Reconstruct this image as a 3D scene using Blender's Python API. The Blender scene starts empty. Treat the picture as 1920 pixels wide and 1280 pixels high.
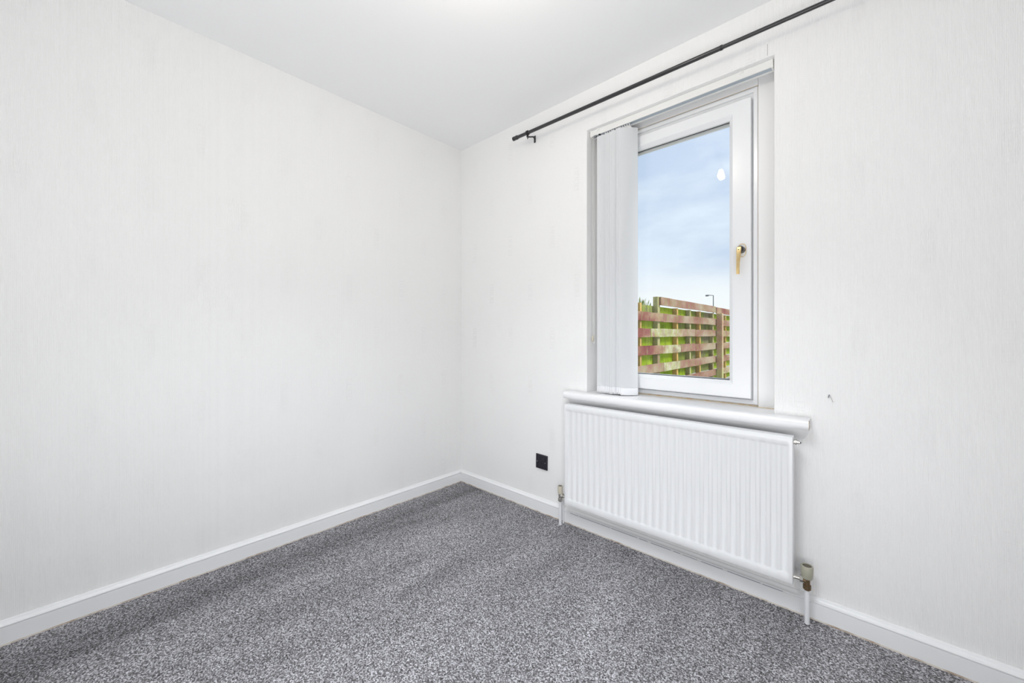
import bpy, bmesh, math, random
from mathutils import Vector, Matrix
random.seed(7)
C = bpy.context.scene.collection
scn = bpy.context.scene

# ------------------------------------------------------------------ camera
cam_d = bpy.data.cameras.new('camera')
cam = bpy.data.objects.new('camera', cam_d); C.objects.link(cam)
YAW = math.atan((1634-960)/735.0)
cam.location = (2.2046, -1.8574, 1.066)
cam.rotation_euler = (math.pi/2, 0, YAW)
cam_d.sensor_width = 36; cam_d.lens = 735/1920*36
cam_d.shift_y = -14/1920
cam_d.clip_start = 0.02; cam_d.clip_end = 500
scn.camera = cam

# ------------------------------------------------------------------ look
vs = scn.view_settings
vs.view_transform = 'Standard'; vs.look = 'None'; vs.gamma = 1; vs.use_curve_mapping = False
vs.exposure = 0.0

# ------------------------------------------------------------------ world: bright broken overcast
w = bpy.data.worlds.new('sky'); scn.world = w; w.use_nodes = True
nt = w.node_tree; nt.nodes.clear()
def N(nt, t, **k):
    n = nt.nodes.new(t)
    for a, v in k.items(): setattr(n, a, v)
    return n
def L(nt, a, b): nt.links.new(a, b)
tc = N(nt, 'ShaderNodeTexCoord')
mp = N(nt, 'ShaderNodeMapping'); mp.inputs['Scale'].default_value = (2.4, 2.4, 6.5); mp.inputs['Location'].default_value = (.35, .1, .3)
nz = N(nt, 'ShaderNodeTexNoise'); nz.inputs['Scale'].default_value = 1.5; nz.inputs['Detail'].default_value = 6; nz.inputs['Roughness'].default_value = .5
cr = N(nt, 'ShaderNodeValToRGB')
cr.color_ramp.elements[0].position = .38; cr.color_ramp.elements[0].color = (.59, .72, .92, 1)
cr.color_ramp.elements[1].position = .60; cr.color_ramp.elements[1].color = (.80, .91, 1.04, 1)
sp = N(nt, 'ShaderNodeSeparateXYZ')
mr = N(nt, 'ShaderNodeMapRange'); mr.inputs['From Min'].default_value = .07; mr.inputs['From Max'].default_value = .19
mr.inputs['To Min'].default_value = 1; mr.inputs['To Max'].default_value = 0; mr.interpolation_type = 'SMOOTHSTEP'
mx = N(nt, 'ShaderNodeMixRGB'); mx.inputs['Color2'].default_value = (1.0, 1.04, 1.06, 1)
bg = N(nt, 'ShaderNodeBackground'); bg.inputs['Strength'].default_value = 1.0
wo = N(nt, 'ShaderNodeOutputWorld')
L(nt, tc.outputs['Generated'], mp.inputs['Vector']); L(nt, mp.outputs[0], nz.inputs['Vector'])
L(nt, nz.outputs['Fac'], cr.inputs['Fac']); L(nt, tc.outputs['Generated'], sp.inputs[0])
L(nt, sp.outputs['Z'], mr.inputs['Value']); L(nt, mr.outputs[0], mx.inputs['Fac'])
L(nt, cr.outputs['Color'], mx.inputs['Color1']); L(nt, mx.outputs[0], bg.inputs['Color']); L(nt, bg.outputs[0], wo.inputs['Surface'])

# hazy sun, high over the house roof, lights the garden side of the fence
sun_d = bpy.data.lights.new('sun', 'SUN'); sun_d.energy = 3.6; sun_d.angle = math.radians(25); sun_d.color = (1, .98, .93)
sun = bpy.data.objects.new('sun', sun_d); C.objects.link(sun)
sun.rotation_euler = Vector((.70, .25, .75)).to_track_quat('Z', 'Y').to_euler(); sun.location = (4, 3, 6)

# added fill lights, all out of view: large soft sources without fixtures
def area(name, loc, aim, size, energy, col, spread=180):
    d = bpy.data.lights.new(name, 'AREA'); d.shape = 'RECTANGLE'; d.size, d.size_y = size; d.energy = energy; d.color = col; d.spread = math.radians(spread)
    o = bpy.data.objects.new(name, d); C.objects.link(o); o.location = loc
    o.rotation_euler = (Vector(aim)-Vector(loc)).to_track_quat('-Z', 'Y').to_euler()
    return o
area('fill_light_rear', (3.75, -3.55, 1.00), (0.0, -0.45, .50), (2.0, 1.8), 18.5, (.985, .985, 1.0), 88)  # added fill behind the camera, evens out the walls towards the corner
area('fill_light_upward', (2.0, -2.5, .25), (1.5, -.7, 2.4), (2.0, 1.4), 30, (.985, .99, 1.0), 135)  # added fill from below, brightens the ceiling
area('fill_light_down', (1.65, -1.50, 2.37), (1.40, -1.15, 0), (.45, .60), 14.5, (.90, .945, 1.0), 100)  # added fill that brightens the carpet; no fixture hangs here

# ------------------------------------------------------------------ materials
def mat(name, col=(.8, .8, .8), rough=.5, metal=0, spec=.5, noise=None, bump=None, sheen=0, coat=0):
    """noise=(scale, other colour, lo, hi); bump=(scale, strength, distance)"""
    m = bpy.data.materials.new(name); m.use_nodes = True; t = m.node_tree
    b = t.nodes['Principled BSDF']
    b.inputs['Base Color'].default_value = (*col, 1); b.inputs['Roughness'].default_value = rough
    b.inputs['Metallic'].default_value = metal; b.inputs['Specular IOR Level'].default_value = spec
    b.inputs['Coat Weight'].default_value = coat
    c = N(t, 'ShaderNodeTexCoord')
    if noise:
        n = N(t, 'ShaderNodeTexNoise'); n.inputs['Scale'].default_value = noise[0]; n.inputs['Detail'].default_value = 4
        r = N(t, 'ShaderNodeValToRGB'); r.color_ramp.elements[0].position = noise[2]; r.color_ramp.elements[1].position = noise[3]
        r.color_ramp.elements[0].color = (*col, 1); r.color_ramp.elements[1].color = (*noise[1], 1)
        L(t, c.outputs['Object'], n.inputs['Vector']); L(t, n.outputs['Fac'], r.inputs['Fac']); L(t, r.outputs[0], b.inputs['Base Color'])
    if bump:
        n = N(t, 'ShaderNodeTexNoise'); n.inputs['Scale'].default_value = bump[0]; n.inputs['Detail'].default_value = 3
        k = N(t, 'ShaderNodeBump'); k.inputs['Strength'].default_value = bump[1]; k.inputs['Distance'].default_value = bump[2]
        L(t, c.outputs['Object'], n.inputs['Vector']); L(t, n.outputs['Fac'], k.inputs['Height']); L(t, k.outputs[0], b.inputs['Normal'])
    return m

def math_n(t, op, a, b=None, c=None):
    n = N(t, 'ShaderNodeMath', operation=op)
    for i, v in enumerate((a, b, c)):
        if v is None: continue
        if isinstance(v, (int, float)): n.inputs[i].default_value = v
        else: L(t, v, n.inputs[i])
    return n.outputs[0]

def wallpaper(name, axis, u0, v0):
    """painted embossed wallpaper: fine vertical ribs and little ladders of four boxes"""
    m = bpy.data.materials.new(name); m.use_nodes = True; t = m.node_tree
    b = t.nodes['Principled BSDF']; b.inputs['Roughness'].default_value = .62; b.inputs['Specular IOR Level'].default_value = .25
    c = N(t, 'ShaderNodeTexCoord'); s = N(t, 'ShaderNodeSeparateXYZ'); L(t, c.outputs['Object'], s.inputs[0])
    u = s.outputs[axis]; v = s.outputs['Z']; M = lambda op, a, b=None, c_=None: math_n(t, op, a, b, c_)
    col = M('DIVIDE', M('SUBTRACT', u, u0), .1685)
    ci = M('ROUND', col); du = M('MULTIPLY', M('SUBTRACT', col, ci), .1685)
    par = M('FLOORED_MODULO', ci, 2.0)
    vv = M('DIVIDE', M('SUBTRACT', M('SUBTRACT', v, v0), M('MULTIPLY', par, .2965)), .593)
    dv = M('MULTIPLY', M('SUBTRACT', vv, M('ROUND', vv)), .593)
    adu = M('ABSOLUTE', du)
    fr = M('MULTIPLY', M('SUBTRACT', M('FRACT', M('DIVIDE', dv, .033)), .5), .033)
    afr = M('ABSOLUTE', fr)
    ins = M('LESS_THAN', M('ABSOLUTE', dv), .066)
    outer = M('MULTIPLY', M('LESS_THAN', adu, .0165), M('LESS_THAN', afr, .0125))
    inner = M('MULTIPLY', M('LESS_THAN', adu, .0120), M('LESS_THAN', afr, .0085))
    ring = M('MULTIPLY', ins, M('SUBTRACT', outer, inner))
    rib = M('MULTIPLY', M('SINE', M('MULTIPLY', u, 2*math.pi/.0042)), .10)
    wv = N(t, 'ShaderNodeMapping'); wv.inputs['Scale'].default_value = (1, 1, .15)
    n1 = N(t, 'ShaderNodeTexNoise'); n1.inputs['Scale'].default_value = 260; n1.inputs['Detail'].default_value = 2
    L(t, c.outputs['Object'], wv.inputs['Vector']); L(t, wv.outputs[0], n1.inputs['Vector'])
    n2 = N(t, 'ShaderNodeTexNoise'); n2.inputs['Scale'].default_value = 3.5; n2.inputs['Detail'].default_value = 3
    L(t, c.outputs['Object'], n2.inputs['Vector'])
    h = M('ADD', M('ADD', M('MULTIPLY', ring, 1.3), rib), M('ADD', M('MULTIPLY', n1.outputs['Fac'], .4), M('MULTIPLY', n2.outputs['Fac'], 2.5)))
    k = N(t, 'ShaderNodeBump'); k.inputs['Strength'].default_value = .9; k.inputs['Distance'].default_value = .0022
    L(t, h, k.inputs['Height']); L(t, k.outputs[0], b.inputs['Normal'])
    b.inputs['Base Color'].default_value = (.88, .88, .875, 1)
    return m

M_wall_l = wallpaper('wallpaper_left', 'Y', -2.0135, .4520)
M_wall_r = wallpaper('wallpaper_right', 'X', 2.1711, .4480)
M_ceil = mat('ceiling_paint', (.90, .905, .91), .8, spec=.2, bump=(180, .1, .0006))
M_gloss = mat('gloss_white_paint', (.86, .86, .87), .28, bump=(14, .12, .002))
M_skirt = mat('skirting_paint', (.86, .865, .875), .3, bump=(30, .12, .001))
M_upvc = mat('window_plastic', (.85, .86, .875), .22)
M_upvc2 = mat('window_lining_paint', (.85, .85, .85), .4, bump=(40, .1, .001))
M_rad = mat('radiator_enamel', (.82, .83, .845), .22)
M_caulk = mat('aged_caulk', (.70, .62, .48), .6, noise=(30, (.62, .40, .20), .45, .75))
M_gasket = mat('black_rubber', (.02, .022, .025), .6)
M_spacer = mat('spacer_metal', (.70, .71, .72), .5, metal=.1)
M_black = mat('black_metal', (.028, .028, .030), .28, spec=.6)
M_blackdark = mat('black_metal_dark', (.012, .012, .013), .4)
M_brass = mat('brass', (.80, .56, .24), .30, metal=.75, noise=(60, (.86, .68, .36), .3, .7))
M_chrome = mat('nickel', (.62, .60, .56), .22, metal=.95)
M_darkbrass = mat('tarnished_brass', (.20, .14, .08), .35, metal=.8)
M_capgrey = mat('cap_olive_plastic', (.40, .39, .31), .35)
M_capcream = mat('cap_cream_plastic', (.58, .54, .44), .4)
M_capin = mat('cap_inside', (.10, .09, .06), .5)
M_pipe = mat('painted_pipe', (.80, .81, .84), .3, bump=(90, .15, .001))
M_socket = mat('black_gloss_plastic', (.014, .012, .022), .38)
M_slot = mat('socket_slot', (.003, .003, .004), .7)
M_screw = mat('screw_steel', (.35, .35, .37), .4, metal=.8)
M_plastic = mat('white_plastic', (.82, .82, .80), .35)
M_track = mat('track_aluminium', (.47, .53, .59), .4, metal=.3)
M_paintflake = mat('bare_plaster', (.50, .40, .30), .8, noise=(160, (.06, .05, .04), .5, .6))
M_crack = mat('crack_dark', (.25, .24, .22), .9)
M_crackp = mat('paint_gap', (.30, .31, .40), .8)

# glass
def glass(name, tint=(1, 1, 1)):
    m = bpy.data.materials.new(name); m.use_nodes = True; t = m.node_tree; t.nodes.clear()
    o = N(t, 'ShaderNodeOutputMaterial'); mx = N(t, 'ShaderNodeMixShader'); tr = N(t, 'ShaderNodeBsdfTransparent')
    gl = N(t, 'ShaderNodeBsdfGlossy'); gl.inputs['Roughness'].default_value = 0.0; fr = N(t, 'ShaderNodeFresnel'); fr.inputs['IOR'].default_value = 1.5
    tr.inputs['Color'].default_value = (*tint, 1)
    L(t, fr.outputs[0], mx.inputs[0]); L(t, tr.outputs[0], mx.inputs[1]); L(t, gl.outputs[0], mx.inputs[2]); L(t, mx.outputs[0], o.inputs['Surface'])
    return m
M_glass = glass('window_glass', (.985, .995, .995))

# blind fabric
def fabric():
    m = bpy.data.materials.new('blind_fabric'); m.use_nodes = True; t = m.node_tree; t.nodes.clear()
    o = N(t, 'ShaderNodeOutputMaterial'); mx = N(t, 'ShaderNodeMixShader'); mx.inputs[0].default_value = .6
    d = N(t, 'ShaderNodeBsdfDiffuse'); d.inputs['Color'].default_value = (.96, .965, .97, 1)
    tr = N(t, 'ShaderNodeBsdfTranslucent'); tr.inputs['Color'].default_value = (.97, .98, .99, 1)
    c = N(t, 'ShaderNodeTexCoord'); wv = N(t, 'ShaderNodeTexNoise'); wv.inputs['Scale'].default_value = 500
    k = N(t, 'ShaderNodeBump'); k.inputs['Strength'].default_value = .2; k.inputs['Distance'].default_value = .0005
    L(t, c.outputs['Object'], wv.inputs['Vector']); L(t, wv.outputs['Fac'], k.inputs['Height']); L(t, k.outputs[0], d.inputs['Normal'])
    L(t, d.outputs[0], mx.inputs[1]); L(t, tr.outputs[0], mx.inputs[2]); L(t, mx.outputs[0], o.inputs['Surface'])
    return m
M_fabric = fabric()

# carpet
def carpet():
    m = bpy.data.materials.new('carpet'); m.use_nodes = True; t = m.node_tree; b = t.nodes['Principled BSDF']
    b.inputs['Roughness'].default_value = .95; b.inputs['Specular IOR Level'].default_value = .1
    c = N(t, 'ShaderNodeTexCoord')
    vo = N(t, 'ShaderNodeTexVoronoi'); vo.inputs['Scale'].default_value = 285; vo.inputs['Randomness'].default_value = 1
    n = N(t, 'ShaderNodeTexNoise'); n.inputs['Scale'].default_value = 165; n.inputs['Detail'].default_value = 3; n.inputs['Roughness'].default_value = .7
    sx = N(t, 'ShaderNodeSeparateXYZ')
    L(t, c.outputs['Object'], vo.inputs['Vector']); L(t, c.outputs['Object'], n.inputs['Vector']); L(t, vo.outputs['Color'], sx.inputs[0])
    tuft = math_n(t, 'ADD', math_n(t, 'MULTIPLY', sx.outputs[0], .55), math_n(t, 'MULTIPLY', math_n(t, 'SUBTRACT', n.outputs['Fac'], .27), .98))
    r = N(t, 'ShaderNodeValToRGB'); e = r.color_ramp.elements
    e[0].position = .14; e[0].color = (.036, .034, .035, 1); e[1].position = .90; e[1].color = (.80, .80, .85, 1)
    x = e.new(.5); x.color = (.225, .218, .226, 1)
    L(t, tuft, r.inputs['Fac'])
    # pile brushed this way and that: broad tracks along the left wall
    mp = N(t, 'ShaderNodeMapping'); mp.inputs['Scale'].default_value = (4.5, .9, 1); mp.inputs['Rotation'].default_value = (0, 0, .10)
    n2 = N(t, 'ShaderNodeTexNoise'); n2.inputs['Scale'].default_value = 1.3; n2.inputs['Detail'].default_value = 4; n2.inputs['Roughness'].default_value = .6
    L(t, c.outputs['Object'], mp.inputs['Vector']); L(t, mp.outputs[0], n2.inputs['Vector'])
    r2 = N(t, 'ShaderNodeMapRange'); r2.inputs['From Min'].default_value = .32; r2.inputs['From Max'].default_value = .62
    r2.inputs['To Min'].default_value = .78; r2.inputs['To Max'].default_value = 1.08
    L(t, n2.outputs['Fac'], r2.inputs['Value'])
    s = N(t, 'ShaderNodeSeparateXYZ'); L(t, c.outputs['Object'], s.inputs[0])
    # one flattened track 0.3 m off the left wall
    wob = math_n(t, 'MULTIPLY', math_n(t, 'SUBTRACT', n2.outputs['Fac'], .5), .20)
    dx = math_n(t, 'ADD', math_n(t, 'SUBTRACT', s.outputs['X'], .20), wob)
    g = math_n(t, 'EXPONENT', math_n(t, 'MULTIPLY', math_n(t, 'POWER', math_n(t, 'DIVIDE', dx, .085), 2.0), -1.0))
    tr = math_n(t, 'SUBTRACT', 1.0, math_n(t, 'MULTIPLY', g, .34))
    fac = math_n(t, 'MULTIPLY', r2.outputs[0], tr)
    mx = N(t, 'ShaderNodeVectorMath', operation='SCALE'); L(t, r.outputs[0], mx.inputs[0]); L(t, fac, mx.inputs['Scale'])
    L(t, mx.outputs[0], b.inputs['Base Color'])
    k = N(t, 'ShaderNodeBump'); k.inputs['Strength'].default_value = .7; k.inputs['Distance'].default_value = .003
    L(t, tuft, k.inputs['Height']); L(t, k.outputs[0], b.inputs['Normal'])
    return m
M_carpet = carpet()

def wood(name, cols, moss, moss_lo, moss_hi, streak=14, rough=.85):
    """weathered boards; grain runs along Y; each board differs (Object Info random)"""
    m = bpy.data.materials.new(name); m.use_nodes = True; t = m.node_tree; b = t.nodes['Principled BSDF']
    b.inputs['Roughness'].default_value = rough; b.inputs['Specular IOR Level'].default_value = .2
    c = N(t, 'ShaderNodeTexCoord'); oi = N(t, 'ShaderNodeObjectInfo')
    off = N(t, 'ShaderNodeCombineXYZ'); o7 = math_n(t, 'MULTIPLY', oi.outputs['Random'], 37.0)
    L(t, o7, off.inputs[0]); L(t, o7, off.inputs[1]); L(t, o7, off.inputs[2])
    ad = N(t, 'ShaderNodeVectorMath', operation='ADD'); L(t, c.outputs['Object'], ad.inputs[0]); L(t, off.outputs[0], ad.inputs[1])
    m1 = N(t, 'ShaderNodeMapping'); m1.inputs['Scale'].default_value = (2, 1.4, 2.5); L(t, ad.outputs[0], m1.inputs[0])
    n1 = N(t, 'ShaderNodeTexNoise'); n1.inputs['Scale'].default_value = 1.6; n1.inputs['Detail'].default_value = 6; L(t, m1.outputs[0], n1.inputs['Vector'])
    r1 = N(t, 'ShaderNodeValToRGB'); e = r1.color_ramp.elements
    ps = [.34, .48, .62]
    e[0].position = ps[0]; e[0].color = (*cols[0], 1); e[1].position = ps[2]; e[1].color = (*cols[2], 1); x = e.new(ps[1]); x.color = (*cols[1], 1)
    L(t, n1.outputs['Fac'], r1.inputs[0])
    m2 = N(t, 'ShaderNodeMapping'); m2.inputs['Scale'].default_value = (streak, streak, 3.0); L(t, ad.outputs[0], m2.inputs[0])
    n2 = N(t, 'ShaderNodeTexNoise'); n2.inputs['Scale'].default_value = 2.2; n2.inputs['Detail'].default_value = 6; n2.inputs['Roughness'].default_value = .65
    L(t, m2.outputs[0], n2.inputs['Vector'])
    r2 = N(t, 'ShaderNodeMapRange'); r2.inputs['From Min'].default_value = moss_lo; r2.inputs['From Max'].default_value = moss_hi
    L(t, n2.outputs['Fac'], r2.inputs['Value'])
    mx = N(t, 'ShaderNodeMixRGB'); mx.inputs['Color2'].default_value = (*moss, 1)
    L(t, r2.outputs[0], mx.inputs[0]); L(t, r1.outputs[0], mx.inputs[1]); L(t, mx.outputs[0], b.inputs['Base Color'])
    k = N(t, 'ShaderNodeBump'); k.inputs['Strength'].default_value = .5; k.inputs['Distance'].default_value = .006
    L(t, n2.outputs['Fac'], k.inputs['Height']); L(t, k.outputs[0], b.inputs['Normal'])
    return m
M_maroon = wood('fence_board_stained', ((.19, .045, .045), (.27, .10, .08), (.40, .28, .18)), (.33, .29, .14), .53, .70)
M_brown = wood('fence_board_weathered', ((.26, .10, .08), (.34, .18, .14), (.42, .33, .24)), (.27, .29, .09), .50, .68)
M_lichen = wood('fence_board_lichen', ((.30, .22, .15), (.58, .55, .40), (.33, .18, .13)), (.38, .42, .12), .46, .66)
M_moss = wood('fence_board_mossy', ((.26, .38, .015), (.38, .55, .015), (.46, .58, .04)), (.09, .11, .02), .50, .68, streak=26)
M_mossd = wood('fence_board_mossy_dull', ((.24, .26, .08), (.30, .38, .05), (.34, .30, .18)), (.11, .10, .05), .46, .66, streak=26)
M_batten = wood('fence_batten_wood', ((.52, .30, .09), (.64, .42, .14), (.44, .30, .12)), (.30, .26, .08), .58, .9)
M_battend = wood('fence_batten_grey', ((.36, .33, .17), (.44, .42, .20), (.32, .24, .14)), (.18, .15, .08), .50, .85)
M_post = wood('fence_post_wood', ((.46, .26, .18), (.58, .44, .28), (.50, .50, .22)), (.30, .34, .08), .50, .9)
M_ground = mat('outside_ground_grey', (.42, .41, .39), .9, noise=(5, (.30, .31, .27), .4, .6), bump=(80, .4, .004))  # neutral grey picked for its bounce light, not a known paving
M_leaf = mat('conifer_leaf', (.20, .28, .08), .8, noise=(30, (.42, .46, .16), .4, .6))
M_lamp = mat('lamp_column_grey', (.16, .17, .18), .5, metal=.3)
M_brick = mat('outer_render', (.62, .58, .52), .9, bump=(60, .5, .004))

# ------------------------------------------------------------------ mesh helpers
def add_box(bm, a, b, bev=0):
    x0, y0, z0 = a; x1, y1, z1 = b
    vs = [bm.verts.new(p) for p in ((x0,y0,z0),(x1,y0,z0),(x1,y1,z0),(x0,y1,z0),(x0,y0,z1),(x1,y0,z1),(x1,y1,z1),(x0,y1,z1))]
    fs = [bm.faces.new([vs[i] for i in f]) for f in ((0,3,2,1),(4,5,6,7),(0,1,5,4),(1,2,6,5),(2,3,7,6),(3,0,4,7))]
    if bev:
        es = list({e for f in fs for e in f.edges})
        bmesh.ops.bevel(bm, geom=es, offset=bev, segments=2, profile=.5, affect='EDGES')
def add_prism(bm, prof, axis, a, b):
    """prof: list of 2-D points; extruded along axis from a to b"""
    def P(p, s):
        return {'X': (s, p[0], p[1]), 'Y': (p[0], s, p[1]), 'Z': (p[0], p[1], s)}[axis]
    v0 = [bm.verts.new(P(p, a)) for p in prof]; v1 = [bm.verts.new(P(p, b)) for p in prof]
    n = len(prof); bm.faces.new(v0); bm.faces.new(v1[::-1])
    for i in range(n): bm.faces.new((v0[i], v1[i], v1[(i+1) % n], v0[(i+1) % n]))
def add_tube(bm, pts, r, n=16, cap=True):
    pts = [Vector(p) for p in pts]; rs = r if isinstance(r, (list, tuple)) else [r]*len(pts)
    rings = []; up = None
    for i, p in enumerate(pts):
        d = (pts[min(i+1, len(pts)-1)]-pts[max(i-1, 0)]).normalized()
        if up is None: up = Vector((0, 0, 1)) if abs(d.z) < .9 else Vector((1, 0, 0))
        a = d.cross(up).normalized(); b = a.cross(d).normalized(); up = b
        rings.append([bm.verts.new(p+(a*math.cos(2*math.pi*k/n)+b*math.sin(2*math.pi*k/n))*rs[i]) for k in range(n)])
    for q0, q1 in zip(rings, rings[1:]):
        for k in range(n): bm.faces.new((q0[k], q0[(k+1) % n], q1[(k+1) % n], q1[k]))
    if cap: bm.faces.new(rings[0][::-1]); bm.faces.new(rings[-1])
def add_lathe(bm, prof, c, n=24, axis='Z'):
    """prof: (r, h) pairs about the axis through c"""
    cx, cy, cz = c; rings = []
    for r, h in prof:
        ring = []
        for k in range(n):
            s, q = math.sin(2*math.pi*k/n)*r, math.cos(2*math.pi*k/n)*r
            ring.append(bm.verts.new({'Z': (cx+q, cy+s, cz+h), 'X': (cx+h, cy+q, cz+s), 'Y': (cx+q, cy+h, cz+s)}[axis]))
        rings.append(ring)
    for q0, q1 in zip(rings, rings[1:]):
        for k in range(n): bm.faces.new((q0[k], q0[(k+1) % n], q1[(k+1) % n], q1[k]))
    bm.faces.new(rings[0][::-1]); bm.faces.new(rings[-1])
def obj(name, bm, m, parent=None, smooth=False, kind=None, label=None, loc=None):
    bmesh.ops.recalc_face_normals(bm, faces=bm.faces)
    if smooth == 'auto':
        for e in bm.edges:
            if len(e.link_faces) == 2 and e.calc_face_angle(0) > math.radians(38): e.smooth = False
    me = bpy.data.meshes.new(name); bm.to_mesh(me); bm.free(); me.materials.append(m)
    if smooth: me.polygons.foreach_set('use_smooth', [True]*len(me.polygons))
    o = bpy.data.objects.new(name, me); C.objects.link(o)
    if loc: o.location = loc
    if parent:
        o.parent = parent
        if not loc: o.matrix_parent_inverse = Matrix.Translation(-parent.location)
    if kind: o['kind'] = kind
    if label: o['label'] = label
    return o
def thing(name, loc, label=None, cat=None, group=None, kind=None):
    o = bpy.data.objects.new(name, None); C.objects.link(o); o.location = loc; o.empty_display_size = .1
    if label: o['label'] = label
    if cat: o['category'] = cat
    if group: o['group'] = group
    if kind: o['kind'] = kind
    return o
def sub(name, bm, m, par, top, smooth=False, label=None):
    """sub-part of a part whose thing empty is top (world-coordinate mesh)"""
    o = obj(name, bm, m, None, smooth, label=label); o.parent = par
    o.matrix_parent_inverse = Matrix.Identity(4)   # the part already carries the offset
    return o
def B(): return bmesh.new()

# ------------------------------------------------------------------ room shell
RX, RY, RZ = 4.10, -3.90, 2.40      # right and rear extents, ceiling height
OX0, OX1, OZ0, OZ1 = 1.056, 1.918, .7064, 2.180    # window opening
bm = B(); add_box(bm, (-.2, RY-.2, -.12), (RX+.2, .30, 0)); fl = obj('floor', bm, M_carpet, kind='structure', label='dark grey speckled carpet floor')
bm = B(); add_box(bm, (-.2, RY-.2, RZ), (RX+.2, .30, RZ+.2)); obj('ceiling', bm, M_ceil, kind='structure', label='plain white ceiling')
bm = B(); add_box(bm, (-.2, RY-.2, 0), (0, .30, RZ)); obj('wall_left', bm, M_wall_l, kind='structure', label='white embossed wallpaper wall without window')
# window wall with its opening
bm = B()
def ringverts(x0, x1, z0, z1, y): return [bm.verts.new(p) for p in ((x0, y, z0), (x1, y, z0), (x1, y, z1), (x0, y, z1))]
o0 = ringverts(0, RX, 0, RZ, 0); i0 = ringverts(OX0, OX1, OZ0, OZ1, 0); i1 = ringverts(OX0, OX1, OZ0, OZ1, .30); o1 = ringverts(0, RX, 0, RZ, .30)
for k in range(4):
    j = (k+1) % 4
    bm.faces.new((o0[k], o0[j], i0[j], i0[k])); bm.faces.new((i0[k], i0[j], i1[j], i1[k])); bm.faces.new((i1[k], i1[j], o1[j], o1[k])); bm.faces.new((o1[k], o1[j], o0[j], o0[k]))
bm.edges.ensure_lookup_table()
es = [e for e in bm.edges if set(e.verts) <= set(i0)]
bmesh.ops.bevel(bm, geom=es, offset=.005, segments=3, profile=.5, affect='EDGES')
wr = obj('wall_right', bm, M_wall_r, smooth='auto', kind='structure', label='white embossed wallpaper wall with the window')
bm = B(); add_box(bm, (RX, RY-.2, 0), (RX+.2, .30, RZ)); obj('wall_far_right', bm, M_wall_l, kind='structure')
bm = B(); add_box(bm, (0, RY-.2, 0), (RX, RY, RZ)); obj('wall_rear', bm, M_wall_r, kind='structure')
# small marks on the window wall
bm = B(); add_box(bm, (1.8957, -.0006, 2.186), (1.8968, .001, 2.232)); obj('hairline_crack', bm, M_crack, wr)
bm = B(); add_tube(bm, ((2.0893, .004, .842), (2.0893, -.006, .840), (2.088, -.0075, .832)), .0022, 8); obj('nail', bm, M_screw, wr, True, label='small bare nail')
bm = B(); add_tube(bm, ((2.0905, -.0006, .843), (2.096, -.0008, .829), (2.1, -.0006, .817), (2.103, -.0005, .816)), .0006, 6); obj('scratch', bm, M_crack, wr)
bm = B(); add_box(bm, (2.084, -.0008, .826), (2.0925, .001, .846)); bmesh.ops.transform(bm, matrix=Matrix.Identity(4), verts=bm.verts); obj('filler_patch', bm, M_gloss, wr)

# skirting boards (moulded, with slightly dirty foot)
SK = [(0, 0), (.018, 0), (.018, .0600), (.0150, .0618), (.0150, .0632), (.0190, .0648), (.0196, .0668), (.0186, .0688), (.0130, .0700), (.0090, .0722), (.0070, .0755), (.0062, .0785), (.0040, .0815), (0, .0822)]
bm = B(); add_prism(bm, [(p, z) for p, z in SK], 'Y', RY, 0); bl = obj('baseboard_left', bm, M_skirt, smooth='auto', kind='structure', label='white moulded skirting board under plain wall')
bm = B(); add_prism(bm, [(-p, z) for p, z in SK], 'X', .0182, RX); br = obj('baseboard_right', bm, M_skirt, smooth='auto', kind='structure', label='white moulded skirting board under the window wall')
# grubby line along the carpet edge
M_grub = mat('grubby_edge', (.74, .69, .62), .7, noise=(25, (.42, .32, .24), .45, .68))
bm = B(); add_box(bm, (.0180, RY, 0), (.0190, -.018, .0055)); obj('grubby_edge', bm, M_grub, bl)
bm = B(); add_box(bm, (.018, -.0190, 0), (RX, -.0180, .0055)); obj('grubby_edge', bm, M_grub, br)
# split paint along the skirting behind the radiator
bm = B(); random.seed(3); x = .96
while x < 1.95:
    l = random.uniform(.02, .16); add_box(bm, (x, -.0198, .0628), (min(x+l, 1.95), -.0178, .0628+random.uniform(.0006, .0016))); x += l+random.uniform(.0, .02)
obj('split_paint_line', bm, M_crackp, br)

# ------------------------------------------------------------------ window
FRONT = .100
win = thing('window_1', (1.487, .12, .7486), 'white plastic window with one opening sash and deep bullnose sill', None, kind='structure')
def mitre_ring(bm, outer, prof):
    """outer=(x0,x1,z0,z1); prof: closed list of (inset, y); inset may be (right,top,left,bottom)"""
    x0, x1, z0, z1 = outer; rings = []
    for ins, y in prof:
        r, t, l, b = ins if isinstance(ins, tuple) else (ins,)*4
        rings.append([bm.verts.new(p) for p in ((x0+l, y, z0+b), (x1-r, y, z0+b), (x1-r, y, z1-t), (x0+l, y, z1-t))])
    n = len(rings)
    for i in range(n):
        a, b = rings[i], rings[(i+1) % n]
        for k in range(4): bm.faces.new((a[k], a[(k+1) % 4], b[(k+1) % 4], b[k]))
SX0, SX1, SZ0, SZ1 = 1.155, 1.8186, .783, 2.100     # sash outline
# fixed frame around the sash
bm = B(); mitre_ring(bm, (1.1312, 1.8425, .7566, 2.145), [(0, .120), (0, .19), (.045, .19), (.045, .132), (.021, .132), (.019, .122)])
bmesh.ops.bevel(bm, geom=[e for e in bm.edges if abs(e.verts[0].co.y-.120) < 1e-4 and abs(e.verts[1].co.y-.120) < 1e-4], offset=.003, segments=2, affect='EDGES')
ff = obj('window_frame', bm, M_upvc, win)
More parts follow.
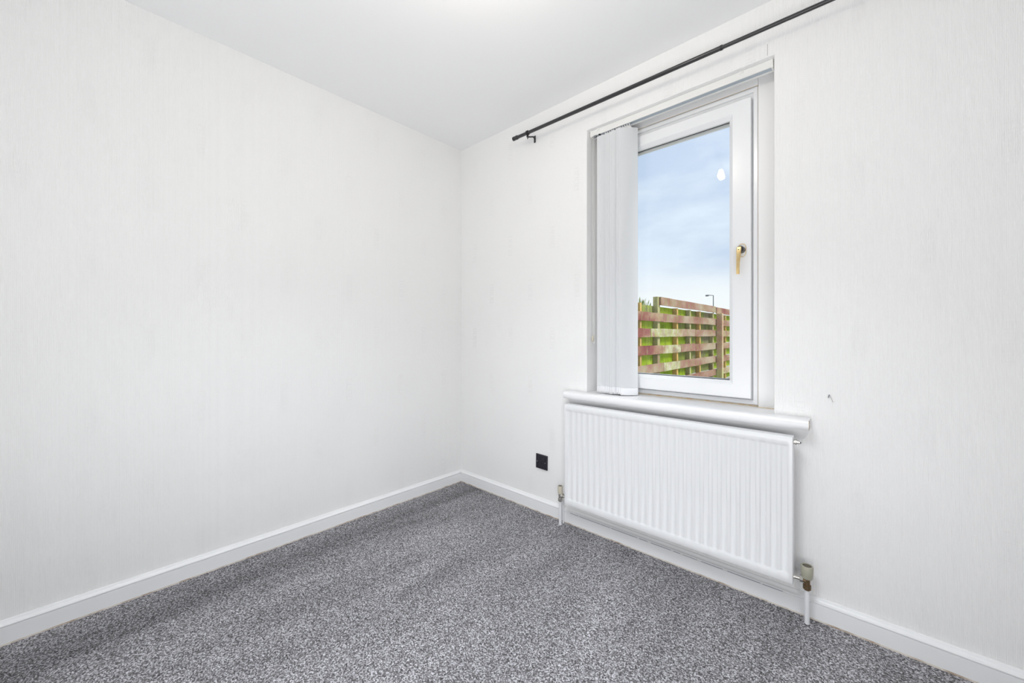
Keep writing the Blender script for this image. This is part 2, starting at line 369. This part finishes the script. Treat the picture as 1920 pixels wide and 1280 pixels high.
# timber lining boards between frame and reveal
bm = B(); add_box(bm, (1.8437, .113, .7486), (OX1, .16, 2.180), .0015); obj('lining_board', bm, M_upvc2, win)
bm = B(); add_box(bm, (OX0, .113, .7486), (1.130, .16, 2.180), .0015); obj('lining_board', bm, M_upvc2, win)
bm = B(); add_box(bm, (1.1312, .117, 2.1465), (1.8425, .16, 2.180), .0015); obj('head_board', bm, M_upvc2, win)
bm = B(); add_box(bm, (1.1312, .128, .7486), (1.8425, .16, .7560)); obj('foot_packer', bm, M_caulk, win, label='stained timber packer')
bm = B(); add_tube(bm, ((1.132, .1185, 2.1462), (1.842, .1185, 2.1462)), .0016, 6); add_tube(bm, ((1.8430, .1185, .757), (1.8430, .1185, 2.146)), .0012, 6)
add_box(bm, (1.8425, .108, .7486), (OX1, .116, .7518)); obj('caulk_line', bm, M_caulk, win, label='yellowed caulk line')
# outer casing closes the opening behind the linings
bm = B(); mitre_ring(bm, (OX0, OX1, .7064, OZ1), [(0, .162), (0, .20), (.09, .20), (.09, .162)]); obj('outer_frame', bm, M_upvc, win)
# opening sash
GX0, GX1, GZ0, GZ1 = 1.2426, 1.7310, .8565, 2.0305
def ins_to(x0, x1, z0, z1): return (SX1-x1, SZ1-z1, x0-SX0, z0-SZ0)
gi = ins_to(GX0, GX1, GZ0, GZ1); g1 = ins_to(GX0-.017, GX1+.0165, GZ0-.017, GZ1+.017); g2 = ins_to(GX0-.012, GX1+.012, GZ0-.012, GZ1+.012)
sash_bm = B(); mitre_ring(sash_bm, (SX0, SX1, SZ0, SZ1), [(.0025, FRONT), (0, FRONT+.0025), (0, .127), (.020, .131), (.020, .175), (gi, .175), (gi, .162), (g1, .162), (g1, FRONT)])
sash = obj('sash', sash_bm, M_upvc, win)
bm = B(); mitre_ring(bm, (SX0, SX1, SZ0, SZ1), [(g1, FRONT-.0004), (g2, FRONT+.004), (gi, .1175), (gi, .131), (g1, .131)])
sub('glazing_bead', bm, M_upvc, sash, win)
gk = ins_to(GX0+.0018, GX1-.0018, GZ0+.0018, GZ1-.0018)
bm = B(); mitre_ring(bm, (SX0, SX1, SZ0, SZ1), [(gi, .1295), (gi, .1335), (gk, .1335), (gk, .1300)]); sub('rubber_gasket', bm, M_gasket, sash, win)
gs = ins_to(GX0+.0045, GX1-.0045, GZ0+.0045, GZ1-.0045)
bm = B(); mitre_ring(bm, (SX0, SX1, SZ0, SZ1), [(gi, .138), (gi, .150), (gs, .150), (gs, .138)]); sub('spacer_bar', bm, M_spacer, sash, win)
for y, tx, tz in ((.1345, .0, .0), (.151, .0012, 0)):
    bm = B(); vsx = [bm.verts.new((x, y+tx*(x-1.487)*.5+0*tz, z)) for x, z in ((GX0-.004, GZ0-.004), (GX1+.004, GZ0-.004), (GX1+.004, GZ1+.004), (GX0-.004, GZ1+.004))]
    bm.faces.new(vsx); sub('glass_pane', bm, M_glass, sash, win)
# handle
hx, hz = 1.7860, 1.4330
bm = B(); pr = []
for k in range(24):
    a = 2*math.pi*k/24; pr.append((hx+.0165*math.copysign(abs(math.cos(a))**.8, math.cos(a)), hz+.030*math.copysign(abs(math.sin(a))**.75, math.sin(a))))
v0 = [bm.verts.new((x, FRONT, z)) for x, z in pr]; v1 = [bm.verts.new((hx+(x-hx)*.96, FRONT-.006, hz+(z-hz)*.97)) for x, z in pr]; v2 = [bm.verts.new((hx+(x-hx)*.84, FRONT-.0085, hz+(z-hz)*.9)) for x, z in pr]
for a, b in ((v0, v1), (v1, v2)):
    for k in range(24): bm.faces.new((a[k], a[(k+1) % 24], b[(k+1) % 24], b[k]))
bm.faces.new(v0); bm.faces.new(v2)
sub('handle_plate', bm, M_plastic, sash, win, 'auto', label='cream handle plate with brass rim')
bm = B(); add_tube(bm, [(x, FRONT-.0075, z) for x, z in [(hx+(x-hx)*.9, hz+(z-hz)*.93) for x, z in pr]]+[(hx+(pr[0][0]-hx)*.9, FRONT-.0075, hz)], .0016, 6, False); sub('plate_rim', bm, M_brass, sash, win, True)
bm = B(); add_lathe(bm, [(.0150, 0), (.0150, -.016), (.0145, -.030), (.0125, -.034)], (hx-.0012, FRONT-.007, hz+.001), 24, 'Y'); sub('handle_spindle', bm, M_black, sash, win, 'auto', label='black spindle')
bm = B()
arm = [(hx-.004, .0600, hz+.010), (hx-.0045, .0575, hz), (hx-.006, .0565, hz-.025), (hx-.0075, .0565, hz-.060), (hx-.0085, .0580, hz-.088), (hx-.0088, .0600, hz-.107)]
prev = None
for i, (x, y, z) in enumerate(arm):
    wd = (.0088, .0095, .0082, .0068, .0064, .0062)[i]; th = (.004, .0045, .0042, .004, .0038, .003)[i]
    r = [bm.verts.new((x+dx*wd, y+dy*th, z)) for dx, dy in ((-1, -.4), (-.7, -1), (.7, -1), (1, -.4), (1, .6), (.7, 1), (-.7, 1), (-1, .6))]
    if prev: [bm.faces.new((prev[k], prev[(k+1) % 8], r[(k+1) % 8], r[k])) for k in range(8)]
    else: bm.faces.new(r)
    prev = r
bm.faces.new(prev[::-1]); sub('handle_lever', bm, M_brass, sash, win, 'auto', label='brass lever')
bm = B(); add_lathe(bm, [(.0022, 0), (.0022, -.002)], (hx-.005, .0535, hz-.002), 10, 'Y'); sub('keyhole', bm, M_blackdark, sash, win)
# sill: bullnose board
bm = B(); T = .7486; Bt = .7100; nose = []
R = (T-Bt)/2
for k in range(13):
    a = math.pi/2+math.pi*k/12; nose.append((-.052+R*.75*math.cos(a), (T+Bt)/2+R*math.sin(a)))
add_prism(bm, [(-.001, T)]+nose+[(-.001, Bt)], 'X', .945, 2.0355)
add_box(bm, (OX0+.0005, -.002, Bt+.0002), (OX1-.0005, .128, T))
sill = obj('window_sill', bm, M_gloss, win, 'auto', label='thick white gloss bullnose sill board')
bm = B()
pts = [(-.062, .7465), (-.0560, .7480), (-.050, .7440), (-.046, .7400), (-.050, .7330), (-.047, .7240), (-.054, .7150), (-.060, .7120), (-.0655, .7200), (-.066, .7320), (-.0645, .7410)]
add_prism(bm, pts, 'X', 2.0350, 2.0362); sub('chipped_paint', bm, M_paintflake, sill, win, label='chipped end of sill')
# plaster fillet below the sill
bm = B(); fil = [(-.0005, .7102), (-.026, .7102), (-.023, .699), (-.018, .687), (-.011, .674), (-.005, .662), (-.0005, .652)]
v0 = [bm.verts.new((.955, y, z)) for y, z in fil]; v1 = [bm.verts.new((1.992, y*.95, z)) for y, z in fil]; v2 = [bm.verts.new((2.016, y*.85, OZ0-(OZ0-z)*.72)) for y, z in fil]; v3 = [bm.verts.new((2.031, y*.7, OZ0-(OZ0-z)*.2)) for y, z in fil]
for a, b in ((v0, v1), (v1, v2), (v2, v3)):
    for k in range(len(fil)): bm.faces.new((a[k], b[k], b[(k+1) % len(fil)], a[(k+1) % len(fil)]))
bm.faces.new(v0); bm.faces.new(v3); sub('plaster_fillet', bm, M_gloss, sill, win, 'auto')

# ------------------------------------------------------------------ vertical blind
bl_t = thing('vertical_blind', (1.487, .035, 2.18), 'white fabric vertical blind drawn to the left side of the window', 'blind')
bm = B(); y0, y1 = .024, .060
add_box(bm, (1.066, y0, 2.1490), (1.908, y0+.004, 2.1795), .001)       # face
add_box(bm, (1.066, y1-.004, 2.1490), (1.908, y1, 2.1795), .001)
add_box(bm, (1.066, y0+.001, 2.1740), (1.908, y1-.001, 2.1790))
add_box(bm, (1.066, y1-.008, 2.1455), (1.908, y1+.002, 2.1495), .0005)
add_box(bm, (1.066, y0, 2.1475), (1.908, y0+.0045, 2.1495), .0004)
hr = obj('headrail', bm, M_plastic, bl_t, label='white headrail')
bm = B(); add_box(bm, (1.070, y0+.0045, 2.1490), (1.904, y1-.0085, 2.1560)); sub('track_groove', bm, M_track, hr, bl_t, label='grey metal groove')
for x in (1.0640, 1.9045):
    bm = B(); add_box(bm, (x-.0005, y0-.002, 2.1450), (x+.0075, y1+.002, 2.1800), .0015); sub('end_cap', bm, M_plastic, hr, bl_t)
for x in (1.105, 1.79):
    bm = B(); add_box(bm, (x, y0-.003, 2.1680), (x+.016, y0+.006, 2.1800), .0012); add_lathe(bm, [(.003, 0), (.003, -.002)], (x+.008, y0-.003, 2.173), 10, 'Y'); sub('fixing_clip', bm, M_plastic, hr, bl_t)
ANG = YAW
def slat_mesh():
    bm = B(); n = 10; W = .089; z0, z1 = 0, 1.372; us = [-.5, -.46, -.4, -.28, -.14, 0, .14, .28, .4, .46, .5]
    F, Bk = [], []
    for j in range(2):
        z = (z0, z1)[j]; f = []; b = []
        for i in range(n+1):
            u = us[i]*W; cv = .0060*(1-(2*us[i])**2)
            f.append(bm.verts.new((u, -cv, z))); b.append(bm.verts.new((u, -cv+(.0022 if i in (0, n) else .0006), z)))
        F.append(f); Bk.append(b)
    for i in range(n):
        bm.faces.new((F[0][i], F[0][i+1], F[1][i+1], F[1][i])); bm.faces.new((Bk[0][i+1], Bk[0][i], Bk[1][i], Bk[1][i+1]))
        bm.faces.new((F[0][i], Bk[0][i], Bk[0][i+1], F[0][i+1])); bm.faces.new((F[1][i], F[1][i+1], Bk[1][i+1], Bk[1][i]))
    for a, b in ((0, n),):
        bm.faces.new((F[0][0], F[1][0], Bk[1][0], Bk[0][0])); bm.faces.new((F[0][n], Bk[0][n], Bk[1][n], F[1][n]))
    return bm
def pocket_mesh():
    bm = B(); n = 8; W = .0905
    P = []
    for z in (-.001, .0335, .0345):
        row = []
        for i in range(n+1):
            u = (i/n-.5)*W; cv = .0060*(1-(2*i/n-1)**2); row.append((u, cv, z))
        P.append(row)
    F = [[bm.verts.new((u, -cv-.0011, z)) for u, cv, z in r] for r in P]; K = [[bm.verts.new((u, -cv+.0016, z)) for u, cv, z in r] for r in P]
    for j in range(2):
        for i in range(n):
            bm.faces.new((F[j][i], F[j][i+1], F[j+1][i+1], F[j+1][i])); bm.faces.new((K[j][i+1], K[j][i], K[j+1][i], K[j+1][i+1]))
        bm.faces.new((F[j][0], F[j+1][0], K[j+1][0], K[j][0])); bm.faces.new((F[j][n], K[j][n], K[j+1][n], F[j+1][n]))
    for i in range(n):
        bm.faces.new((F[0][i], K[0][i], K[0][i+1], F[0][i+1])); bm.faces.new((F[2][i], F[2][i+1], K[2][i+1], K[2][i]))
    return bm
def hook_mesh():
    bm = B(); add_box(bm, (-.010, -.0015, 1.366), (.010, .0015, 1.382), .0005); add_box(bm, (-.0025, -.0015, 1.380), (.0025, .0015, 1.398), .0005); return bm
def chain_mesh():
    bm = B()
    for sx in (-.040,):
        add_tube(bm, [(sx, -.002, .006), (sx-.004, -.006, .001), (sx-.007, -.010, .003), (sx-.009, -.012, .010)], .0012, 6)
        for k in range(4): add_lathe(bm, [(.0003, -.0017), (.0016, -.0008), (.0016, .0008), (.0003, .0017)], (sx-.003-.002*k, -.005-.002*k, .002+.002*k), 6)
    return bm
random.seed(5)
ZB = .7535; first = None; NS = 12
M_hem = mat('weight_pocket', (.80, .81, .84), .6)
for k in range(NS):
    x = 1.287-k*.0125; rz = ANG+random.uniform(-.16, .16)*(k > 0); zj = random.uniform(-.001, .004)*(k > 0)
    T4 = (x-1.487, 0, ZB-2.18+zj)
    if first is None:
        first = obj('blind_slat', slat_mesh(), M_fabric, bl_t, 'auto', loc=T4)
        first.rotation_euler.z = rz
        h = [obj('weight_pocket', pocket_mesh(), M_hem, first, 'auto', loc=(0, 0, 0.0001)), obj('slat_hook', hook_mesh(), M_plastic, first, loc=(0, 0, 0.0001)), obj('bottom_chain', chain_mesh(), M_plastic, first, True, loc=(0, 0, 0.0001))]
    else:
        s = first.copy(); C.objects.link(s); s.parent = bl_t; s.location = T4; s.rotation_euler.z = rz
        for q in h:
            q2 = q.copy(); C.objects.link(q2); q2.parent = s
# control cord and its weight, small brown wheels at the end of the rail
bm = B(); pts = [(1.083, .020, 2.150)]+[(1.083+.0015*math.sin(i*.9), .018, 2.15-i*.1) for i in range(1, 11)]+[(1.0835, .0175, 1.05)]
add_tube(bm, pts, .0009, 6); cd = obj('control_cord', bm, M_plastic, bl_t, True)
bm = B(); add_tube(bm, [(1.0875, .030, 2.150), (1.0875, .030, 1.02), (1.0855, .028, 1.005), (1.0835, .026, 1.02), (1.0835, .026, 2.150)], .0011, 6); sub('bead_chain', bm, M_plastic, cd, bl_t, True)
bm = B(); add_lathe(bm, [(.002, .030), (.0045, .026), (.006, .010), (.0065, 0), (.003, -.006)], (1.0835, .0175, 1.03), 12); sub('cord_weight', bm, M_capcream, cd, bl_t, True, label='grey cord weight')
bm = B(); add_box(bm, (1.0880, .020, 2.1400), (1.1000, .036, 2.1480), .001); obj('cord_guide', bm, M_screw, bl_t)
bm = B(); add_box(bm, (1.1150, .022, 2.1425), (1.1250, .034, 2.1480), .001); obj('cord_guide', bm, M_blackdark, bl_t)

# ------------------------------------------------------------------ curtain rod
cr_t = thing('curtain_rod', (.6, -.08, 2.26), 'thin black telescopic metal curtain rod above the window', 'curtain rod')
zr = lambda x: 2.2606-.0112*(x-.5836)
bm = B(); add_tube(bm, [(x, -.08, zr(x)) for x in (.600, 1.0, 1.4, 1.7505)], .0095, 20); obj('outer_tube', bm, M_black, cr_t, 'auto')
bm = B(); add_tube(bm, [(x, -.08, zr(x)) for x in (1.745, 2.2, 2.75)], .0078, 20); obj('inner_tube', bm, M_black, cr_t, 'auto', label='thinner sliding tube')
bm = B(); add_tube(bm, [(1.744, -.08, zr(1.744)), (1.7525, -.08, zr(1.75))], .0102, 20); obj('collar', bm, M_blackdark, cr_t, 'auto')
for a, b, in ((.5836, 1), (2.79, -1)):
    bm = B(); add_lathe(bm, [(.0085, 0), (.0118, .002*b), (.0122, .016*b), (.0108, .018*b), (.0108, .021*b), (.0122, .023*b), (.0122, .038*b), (.0100, .041*b)], (a, -.08, zr(a)), 20, 'X'); obj('end_cap', bm, M_black, cr_t, 'auto')
for bx in (.700, 2.45):
    z = zr(bx)
    bm = B(); add_tube(bm, [(bx, -.08, z-.020), (bx, -.074, z-.021), (bx, -.045, z-.011), (bx, -.030, z-.004), (bx-.004, -.012, z-.004), (bx-.008, -.0045, z-.006)], .0042, 10)
    add_lathe(bm, [(.0135, -.006), (.0135, .006)], (bx, -.08, z), 20, 'X')
    add_box(bm, (bx-.003, -.087, z-.028), (bx+.003, -.073, z-.010), .001)
    b_ = obj('bracket', bm, M_blackdark, cr_t, 'auto')
    bm = B(); add_box(bm, (bx-.014, -.005, z-.028), (bx-.001, -.0005, z+.014), .0015); sub('wall_plate', bm, M_black, b_, cr_t)
    bm = B(); add_lathe(bm, [(.0028, 0), (.003, .004), (.001, .006)], (bx+.0, -.08, z-.036), 10); sub('grub_screw', bm, M_blackdark, b_, cr_t)

# ------------------------------------------------------------------ radiator
rx0, rx1, rz0, rz1 = .9700, 1.9905, .1395, .6845
rad = thing('radiator', (1.48, -.075, .139), 'white ribbed steel panel radiator under the window sill', 'radiator')
bm = B(); YF = -.0905; YBk = -.0500
nf = 29; fx0, fx1 = rx0+.012, rx1-.014; pitch = (fx1-fx0)/nf
xs = [(rx0, 'e'), (rx0+.0012, 'm'), (rx0+.004, 'b'), (rx0+.010, 'b')]
seg = [(0, 1.0), (.30, 1.0), (.42, 0), (.88, 0)]
for i in range(nf):
    for s, h in seg: xs.append((fx0+(i+s)*pitch, h))
xs.append((fx1, 1.0)); xs += [(rx1-.010, 'b'), (rx1-.004, 'b'), (rx1-.0012, 'm'), (rx1, 'e')]
zs = [(rz0, 'e'), (rz0+.0012, 'm'), (rz0+.004, 'b'), (rz0+.030, 'b'), (rz0+.034, 's'), (rz0+.040, 'f'), (rz0+.27, 'f'), (rz1-.040, 'f'), (rz1-.033, 's'), (rz1-.029, 'b'), (rz1-.004, 'b'), (rz1-.0012, 'm'), (rz1, 'e')]
def yy(xt, zt):
    for e, d in (('e', .004), ('m', .0012)):
        if xt == e or zt == e: return YF+d
    if xt == 'b' or zt == 'b': return YF
    full = .0020+.0042*(1-xt)
    return YF+(full*(.75 if zt == 's' and xt > .5 else (.5 if zt == 's' else 1)))
G = [[bm.verts.new((x, yy(xt, zt), z)) for x, xt in xs] for z, zt in zs]
for j in range(len(zs)-1):
    for i in range(len(xs)-1): bm.faces.new((G[j][i], G[j][i+1], G[j+1][i+1], G[j+1][i]))
rim = [G[0][i] for i in range(len(xs))]+[G[j][-1] for j in range(1, len(zs))]+[G[-1][i] for i in range(len(xs)-2, -1, -1)]+[G[j][0] for j in range(len(zs)-2, 0, -1)]
back = [bm.verts.new((v.co.x, YBk, v.co.z)) for v in rim]
for k in range(len(rim)): bm.faces.new((rim[k], back[k], back[(k+1) % len(rim)], rim[(k+1) % len(rim)]))
bm.faces.new(back)
obj('panel', bm, M_rad, rad, 'auto')
bm = B()
for z in (.175, .64): add_tube(bm, [(rx0+.002, -.070, z), (rx1-.002, -.070, z)], .012, 14)
obj('header_channel', bm, M_rad, rad, True)
for x in (1.13, 1.80):
    bm = B(); add_box(bm, (x, -.0675, .20), (x+.03, -.001, .204)); add_box(bm, (x, -.0675, .60), (x+.03, -.001, .604)); add_box(bm, (x, -.004, .19), (x+.03, -.0005, .62)); obj('wall_bracket', bm, M_rad, rad)
bm = B(); add_lathe(bm, [(.0085, -.006), (.0085, .006), (.0105, .006), (.0105, .0095), (.0065, .010), (.0065, .0155), (.0048, .016), (.0048, .020)], (rx1, -.068, .664), 6*3, 'X'); pl = obj('air_vent_plug', bm, M_chrome, rad, 'auto')
bm = B(); add_lathe(bm, [(.0030, .017), (.0030, .0225)], (rx1, -.068, .664), 4, 'X'); sub('square_key_pin', bm, M_blackdark, pl, rad)
def valve(x, side, cap_m, capr, caph, zt, body_m):
    """side=+1 right of the radiator, -1 left"""
    y = -.057; ztail = zt+.005
    bm = B()
    add_lathe(bm, [(.0085, -.034), (.0085, -.030), (.0128, -.0295), (.0128, -.015), (.0100, -.0145), (.0098, -.004), (.0105, .008), (.0108, .014), (.0075, .016)], (x, y, zt), 18)
    add_tube(bm, [(x-side*.004, y-.001, zt-.001), (x-side*.016, y-.002, ztail-.003)], .0088, 14)
    v = obj('valve_body', bm, body_m, rad, 'auto')
    edge = rx1 if side > 0 else rx0
    bm = B(); add_lathe(bm, [(.0128, 0), (.0128, .010)], (x-side*.016-.005, y-.002, ztail-.002), 6, 'X')
    add_tube(bm, [(x-side*.020, y-.004, ztail-.002), (edge-side*.004, -.068, ztail)], .0075, 14)
    sub('union_nut', bm, M_chrome, v, rad, 'auto')
    bm = B(); add_lathe(bm, [(capr*.82, 0), (capr*.90, caph*.10), (capr*.98, caph*.5), (capr, caph*.93), (capr*.94, caph), (capr*.74, caph), (capr*.70, caph*.90)], (x, y, zt+.010), 28); sub('valve_cap', bm, cap_m, v, rad, 'auto')
    bm = B(); add_lathe(bm, [(capr*.69, -.0005), (capr*.69, .0012)], (x, y, zt+.010+caph*.95), 24); sub('cap_recess', bm, M_capin, v, rad)
    bm = B(); add_tube(bm, [(x, y, zt-.030), (x, y, -.002)], .0082, 16); p = obj('pipe', bm, M_pipe, rad, 'auto')
    return v
valve(2.0295, 1, M_capgrey, .0195, .046, .1570, M_darkbrass)
valve(.9205, -1, M_capcream, .0145, .044, .1630, M_chrome)
bm = B(); add_tube(bm, [(.9215, -.030, .125), (.9215, -.030, -.002)], .0045, 12); obj('thin_pipe', bm, M_pipe, rad, 'auto')

# ------------------------------------------------------------------ socket
so = thing('wall_socket', (.747, -.0005, .300), 'black plastic wall socket plate low on the window wall', 'socket')
so.rotation_euler.y = math.radians(1.2)
S0 = .0430
bm = B()
fr = [(-S0, 0, -S0), (S0, 0, -S0), (S0, 0, S0), (-S0, 0, S0)]
v0 = [bm.verts.new((x, 0, z)) for x, _, z in fr]; v1 = [bm.verts.new((x, -.006, z)) for x, _, z in fr]; v2 = [bm.verts.new((x*.90, -.0095, z*.90)) for x, _, z in fr]
for a, b in ((v0, v1), (v1, v2)):
    for k in range(4): bm.faces.new((a[k], a[(k+1) % 4], b[(k+1) % 4], b[k]))
bm.faces.new(v0); bm.faces.new(v2)
bmesh.ops.bevel(bm, geom=[e for e in bm.edges], offset=.0008, segments=1, affect='EDGES')
obj('face_plate', bm, M_socket, so, loc=(0, 0, 0))
for sx in (-.0300, .0300):
    bm = B(); add_lathe(bm, [(.0032, 0), (.0030, -.0012), (.001, -.0015)], (sx, -.0095, 0), 12, 'Y'); obj('screw', bm, M_screw, so, 'auto', loc=(0, 0, 0))
for (sx, sz, w_, h_) in ((-.008, .0175, .0042, .0085), (-.019, -.006, .0065, .0042), (.003, -.006, .0065, .0042)):
    bm = B(); add_box(bm, (sx-w_/2, -.0098, sz-h_/2), (sx+w_/2, -.0090, sz+h_/2)); obj('pin_slot', bm, M_slot, so, loc=(0, 0, 0))
bm = B(); add_prism(bm, [(-.0092, .0095), (-.0128, .0105), (-.0105, .0285), (-.0092, .0290)], 'X', .0165, .0275); obj('rocker_switch', bm, M_socket, so, loc=(0, 0, 0))
bm = B(); add_box(bm, (-.026, -.0098, -.0265), (.010, -.0094, -.0250)); obj('moulded_line', bm, M_socket, so, loc=(0, 0, 0))

# ------------------------------------------------------------------ ceiling pendant (above the frame; it lights the room and shows in the glass)
px, py = 1.37, -1.10
pen = thing('pendant_lamp', (px, py, RZ), 'white ceiling pendant with bare glowing bulb', 'lamp')
bm = B(); add_lathe(bm, [(.048, -.0005), (.048, -.006), (.040, -.018), (.014, -.026), (.006, -.030)], (px, py, RZ), 28); obj('ceiling_rose', bm, M_plastic, pen, 'auto')
bm = B(); add_tube(bm, [(px, py, RZ-.028), (px, py, RZ-.060)], .003, 8); obj('flex', bm, M_plastic, pen, True)
bm = B(); add_lathe(bm, [(.008, 0), (.017, -.006), (.019, -.030), (.019, -.042), (.014, -.046)], (px, py, RZ-.058), 20); obj('lamp_holder', bm, M_plastic, pen, 'auto')
M_bulb = bpy.data.materials.new('glowing_bulb'); M_bulb.use_nodes = True; t = M_bulb.node_tree; t.nodes.clear()
em = N(t, 'ShaderNodeEmission'); em.inputs['Color'].default_value = (1, .93, .82, 1); em.inputs['Strength'].default_value = 320; oo = N(t, 'ShaderNodeOutputMaterial'); L(t, em.outputs[0], oo.inputs['Surface'])
bm = B(); add_lathe(bm, [(.012, .040), (.014, .026), (.019, .012), (.0215, -.002), (.019, -.013), (.012, -.020), (.004, -.0225)], (px, py, 2.256), 16); obj('bulb', bm, M_bulb, pen, True)

# ------------------------------------------------------------------ outside: plain ground, fence, street lamp, shrub
bm = B(); add_box(bm, (-25, .32, -.50), (14, 40, -.30)); g = obj('outside_ground', bm, M_ground); g['kind'] = 'structure'; g['label'] = 'grey ground outside the window'  # unseen ground, kept neutral grey so its bounce light has no tint
FX = .20; fe = thing('garden_fence', (FX, 2.0, -.30), 'weathered hit-and-miss timber garden fence with red-brown and mossy boards outside the window', 'fence')
rows = [(1.441, 1.546), (1.225, 1.334), (1.032, 1.137), (.808, .918), (.575, .684), (.350, .455), (.130, .235), (-.09, .015)]
random.seed(11)
def board(y0, y1, z0, z1, x0, x1, m, dz=0):
    bm = B(); n = max(2, int((y1-y0)/.3)); dzs = [random.uniform(-.003, .003) for _ in range(n+1)]; q = None
    for i in range(n+1):
        y = y0+(y1-y0)*i/n; d = dzs[i]; e = dzs[(i*3+1) % (n+1)]
        r = [bm.verts.new(p) for p in ((x0, y, z0+d), (x1, y, z0+d), (x1, y, z1+e), (x0, y, z1+e))]
        if q: [bm.faces.new((q[k], q[(k+1) % 4], r[(k+1) % 4], r[k])) for k in range(4)]
        else: bm.faces.new(r)
        q = r
    bm.faces.new(q[::-1]); return obj('fence_board', bm, m, fe)
segs = {0: [(3.17, 5.60, M_brown)], 1: [(1.2, 3.255, M_maroon), (3.262, 5.60, M_brown)], 2: [(1.2, 2.86, M_maroon), (2.865, 3.95, M_lichen), (3.955, 4.50, M_brown), (4.508, 5.60, M_brown)],
        3: [(1.2, 3.24, M_maroon), (3.245, 3.9, M_lichen), (3.905, 4.52, M_brown), (4.53, 5.60, M_brown)], 4: [(1.2, 3.27, M_brown), (3.275, 3.86, M_lichen), (3.87, 5.60, M_brown)]}
for i, (z0, z1) in enumerate(rows):
    for (a, b, m) in segs.get(i, [(1.2, 3.4, M_brown), (3.41, 5.60, M_brown)]):
        j = random.uniform(-.004, .004); board(a, b, z0+j, z1+j, FX-.020+random.uniform(-.002, .002), FX+random.uniform(-.002, .003), m)
    board(5.66, 8.2, z0-.012, z1-.012, FX-.02, FX, (M_maroon, M_brown, M_lichen)[i % 3]); board(8.21, 10.8, z0-.012, z1-.012, FX-.02, FX, (M_brown, M_lichen)[i % 2])
# boards on the far face, filling the gaps
for i in range(len(rows)-1):
    zt = rows[i][0]+.012; zb = rows[i+1][1]-.012
    if i < 1: zt = rows[i][0]-.012
    for (a, b, m) in ((1.2, 3.12, M_mossd if i == 0 else M_moss), (3.13, 3.82, M_moss), (3.825, 4.62, M_mossd if i % 2 else M_moss), (4.63, 5.60, M_mossd), (5.66, 8.2, M_moss), (8.21, 10.8, M_mossd)):
        board(a, b, zb, zt+random.uniform(-.003, .003), FX-.105, FX-.085, m)
# battens between both faces
def batten(y, m, wd=.045, zt=1.43, x0=FX-.084, x1=FX-.022):
    bm = B(); add_box(bm, (x0, y, -.32), (x1, y+wd, zt), .002); obj('batten', bm, m, fe)
for y, m, wd, zt in ((2.60, M_batten, .05, 1.44), (3.125, M_battend, .075, 1.548), (3.80, M_batten, .05, 1.43), (4.33, M_battend, .06, 1.43), (4.80, M_batten, .05, 1.43), (5.50, M_battend, .06, 1.43), (6.3, M_batten, .05, 1.42), (6.9, M_battend, .05, 1.42), (7.5, M_batten, .05, 1.42), (8.15, M_battend, .06, 1.42), (1.35, M_battend, .06, 1.44), (1.95, M_batten, .05, 1.44), (9.2, M_batten, .05, 1.42), (10.2, M_batten, .05, 1.42)):
    batten(y, m, wd, zt)
bm = B(); add_box(bm, (FX+.004, 5.62, -.34), (FX+.095, 5.71, 1.425), .004); obj('fence_post', bm, M_post, fe)
bm = B(); add_box(bm, (FX+.004, 10.0, -.34), (FX+.095, 10.09, 1.425), .004); obj('fence_post', bm, M_post, fe)
for (y, z) in ((5.60, 1.49), (3.24, 1.28), (3.4, 1.50)):
    bm = B(); add_lathe(bm, [(.006, 0), (.005, .003)], (FX+.001, y, z), 10, 'X'); obj('nail_head', bm, M_screw, fe)
# shrub poking above the fence
sh = thing('garden_shrub', (-.70, 4.55, -.30), 'feathery yellow-green shrub top peeping over the fence at left', 'shrub')
bm = B(); add_tube(bm, [(-.70, 4.55, -.31), (-.69, 4.56, .9), (-.70, 4.55, 1.5)], [.03, .02, .006], 8); obj('stem', bm, M_batten, sh, True)
random.seed(2); bm = B()
for k in range(900):
    a = random.uniform(0, 2*math.pi); zc = random.uniform(.2, 1.72); rr = .32*math.sqrt(random.random())*(1.0 if zc < 1.5 else (1.80-zc)/.3); c0 = Vector((-.70+rr*math.cos(a), 4.55+rr*math.sin(a), zc-.14))
    d = Vector((math.cos(a)*.25+random.uniform(-.2, .2), math.sin(a)*.25+random.uniform(-.2, .2), 1)).normalized()*random.uniform(.08, .17); s = d.cross(Vector((random.random(), random.random(), .2))).normalized()*.009
    q = [bm.verts.new(c0-s), bm.verts.new(c0+s), bm.verts.new(c0+d*.6+s*.8), bm.verts.new(c0+d), bm.verts.new(c0+d*.6-s*.8)]; bm.faces.new(q)
o = obj('foliage', bm, M_leaf, sh); o['kind'] = 'stuff'
# street lamp far beyond
dv = Vector((-math.sin(YAW), math.cos(YAW))); rv = Vector((math.cos(YAW), math.sin(YAW)))
D = 42.0; P = Vector((2.2046, -1.8574))+dv*D+rv*(377.5/735*D); zt = 1.066+72.5/735*D
sl = thing('street_lamp', (P.x, P.y, -.30), 'tall slim grey street lamp in the distance beyond the fence', 'street lamp')
A = P-rv*(15/735*D)
bm = B(); add_tube(bm, [(P.x, P.y, -.5), (P.x, P.y, 1.2), (P.x, P.y, 1.21), (P.x, P.y, zt)], [.085, .085, .055, .045], 12); obj('column', bm, M_lamp, sl, 'auto')
m1 = P-rv*.45
bm = B(); add_tube(bm, [(P.x, P.y, zt-.02), (m1.x, m1.y, zt+.02)], .035, 10); obj('bracket_arm', bm, M_lamp, sl, True)
bm = B(); add_tube(bm, [(m1.x, m1.y, zt+.01), ((P-rv*.55).x, (P-rv*.55).y, zt-.01), ((P-rv*.8).x, (P-rv*.8).y, zt-.04), (A.x, A.y, zt+.0)], [.05, .10, .08, .02], 12); obj('lantern', bm, M_lamp, sl, True)
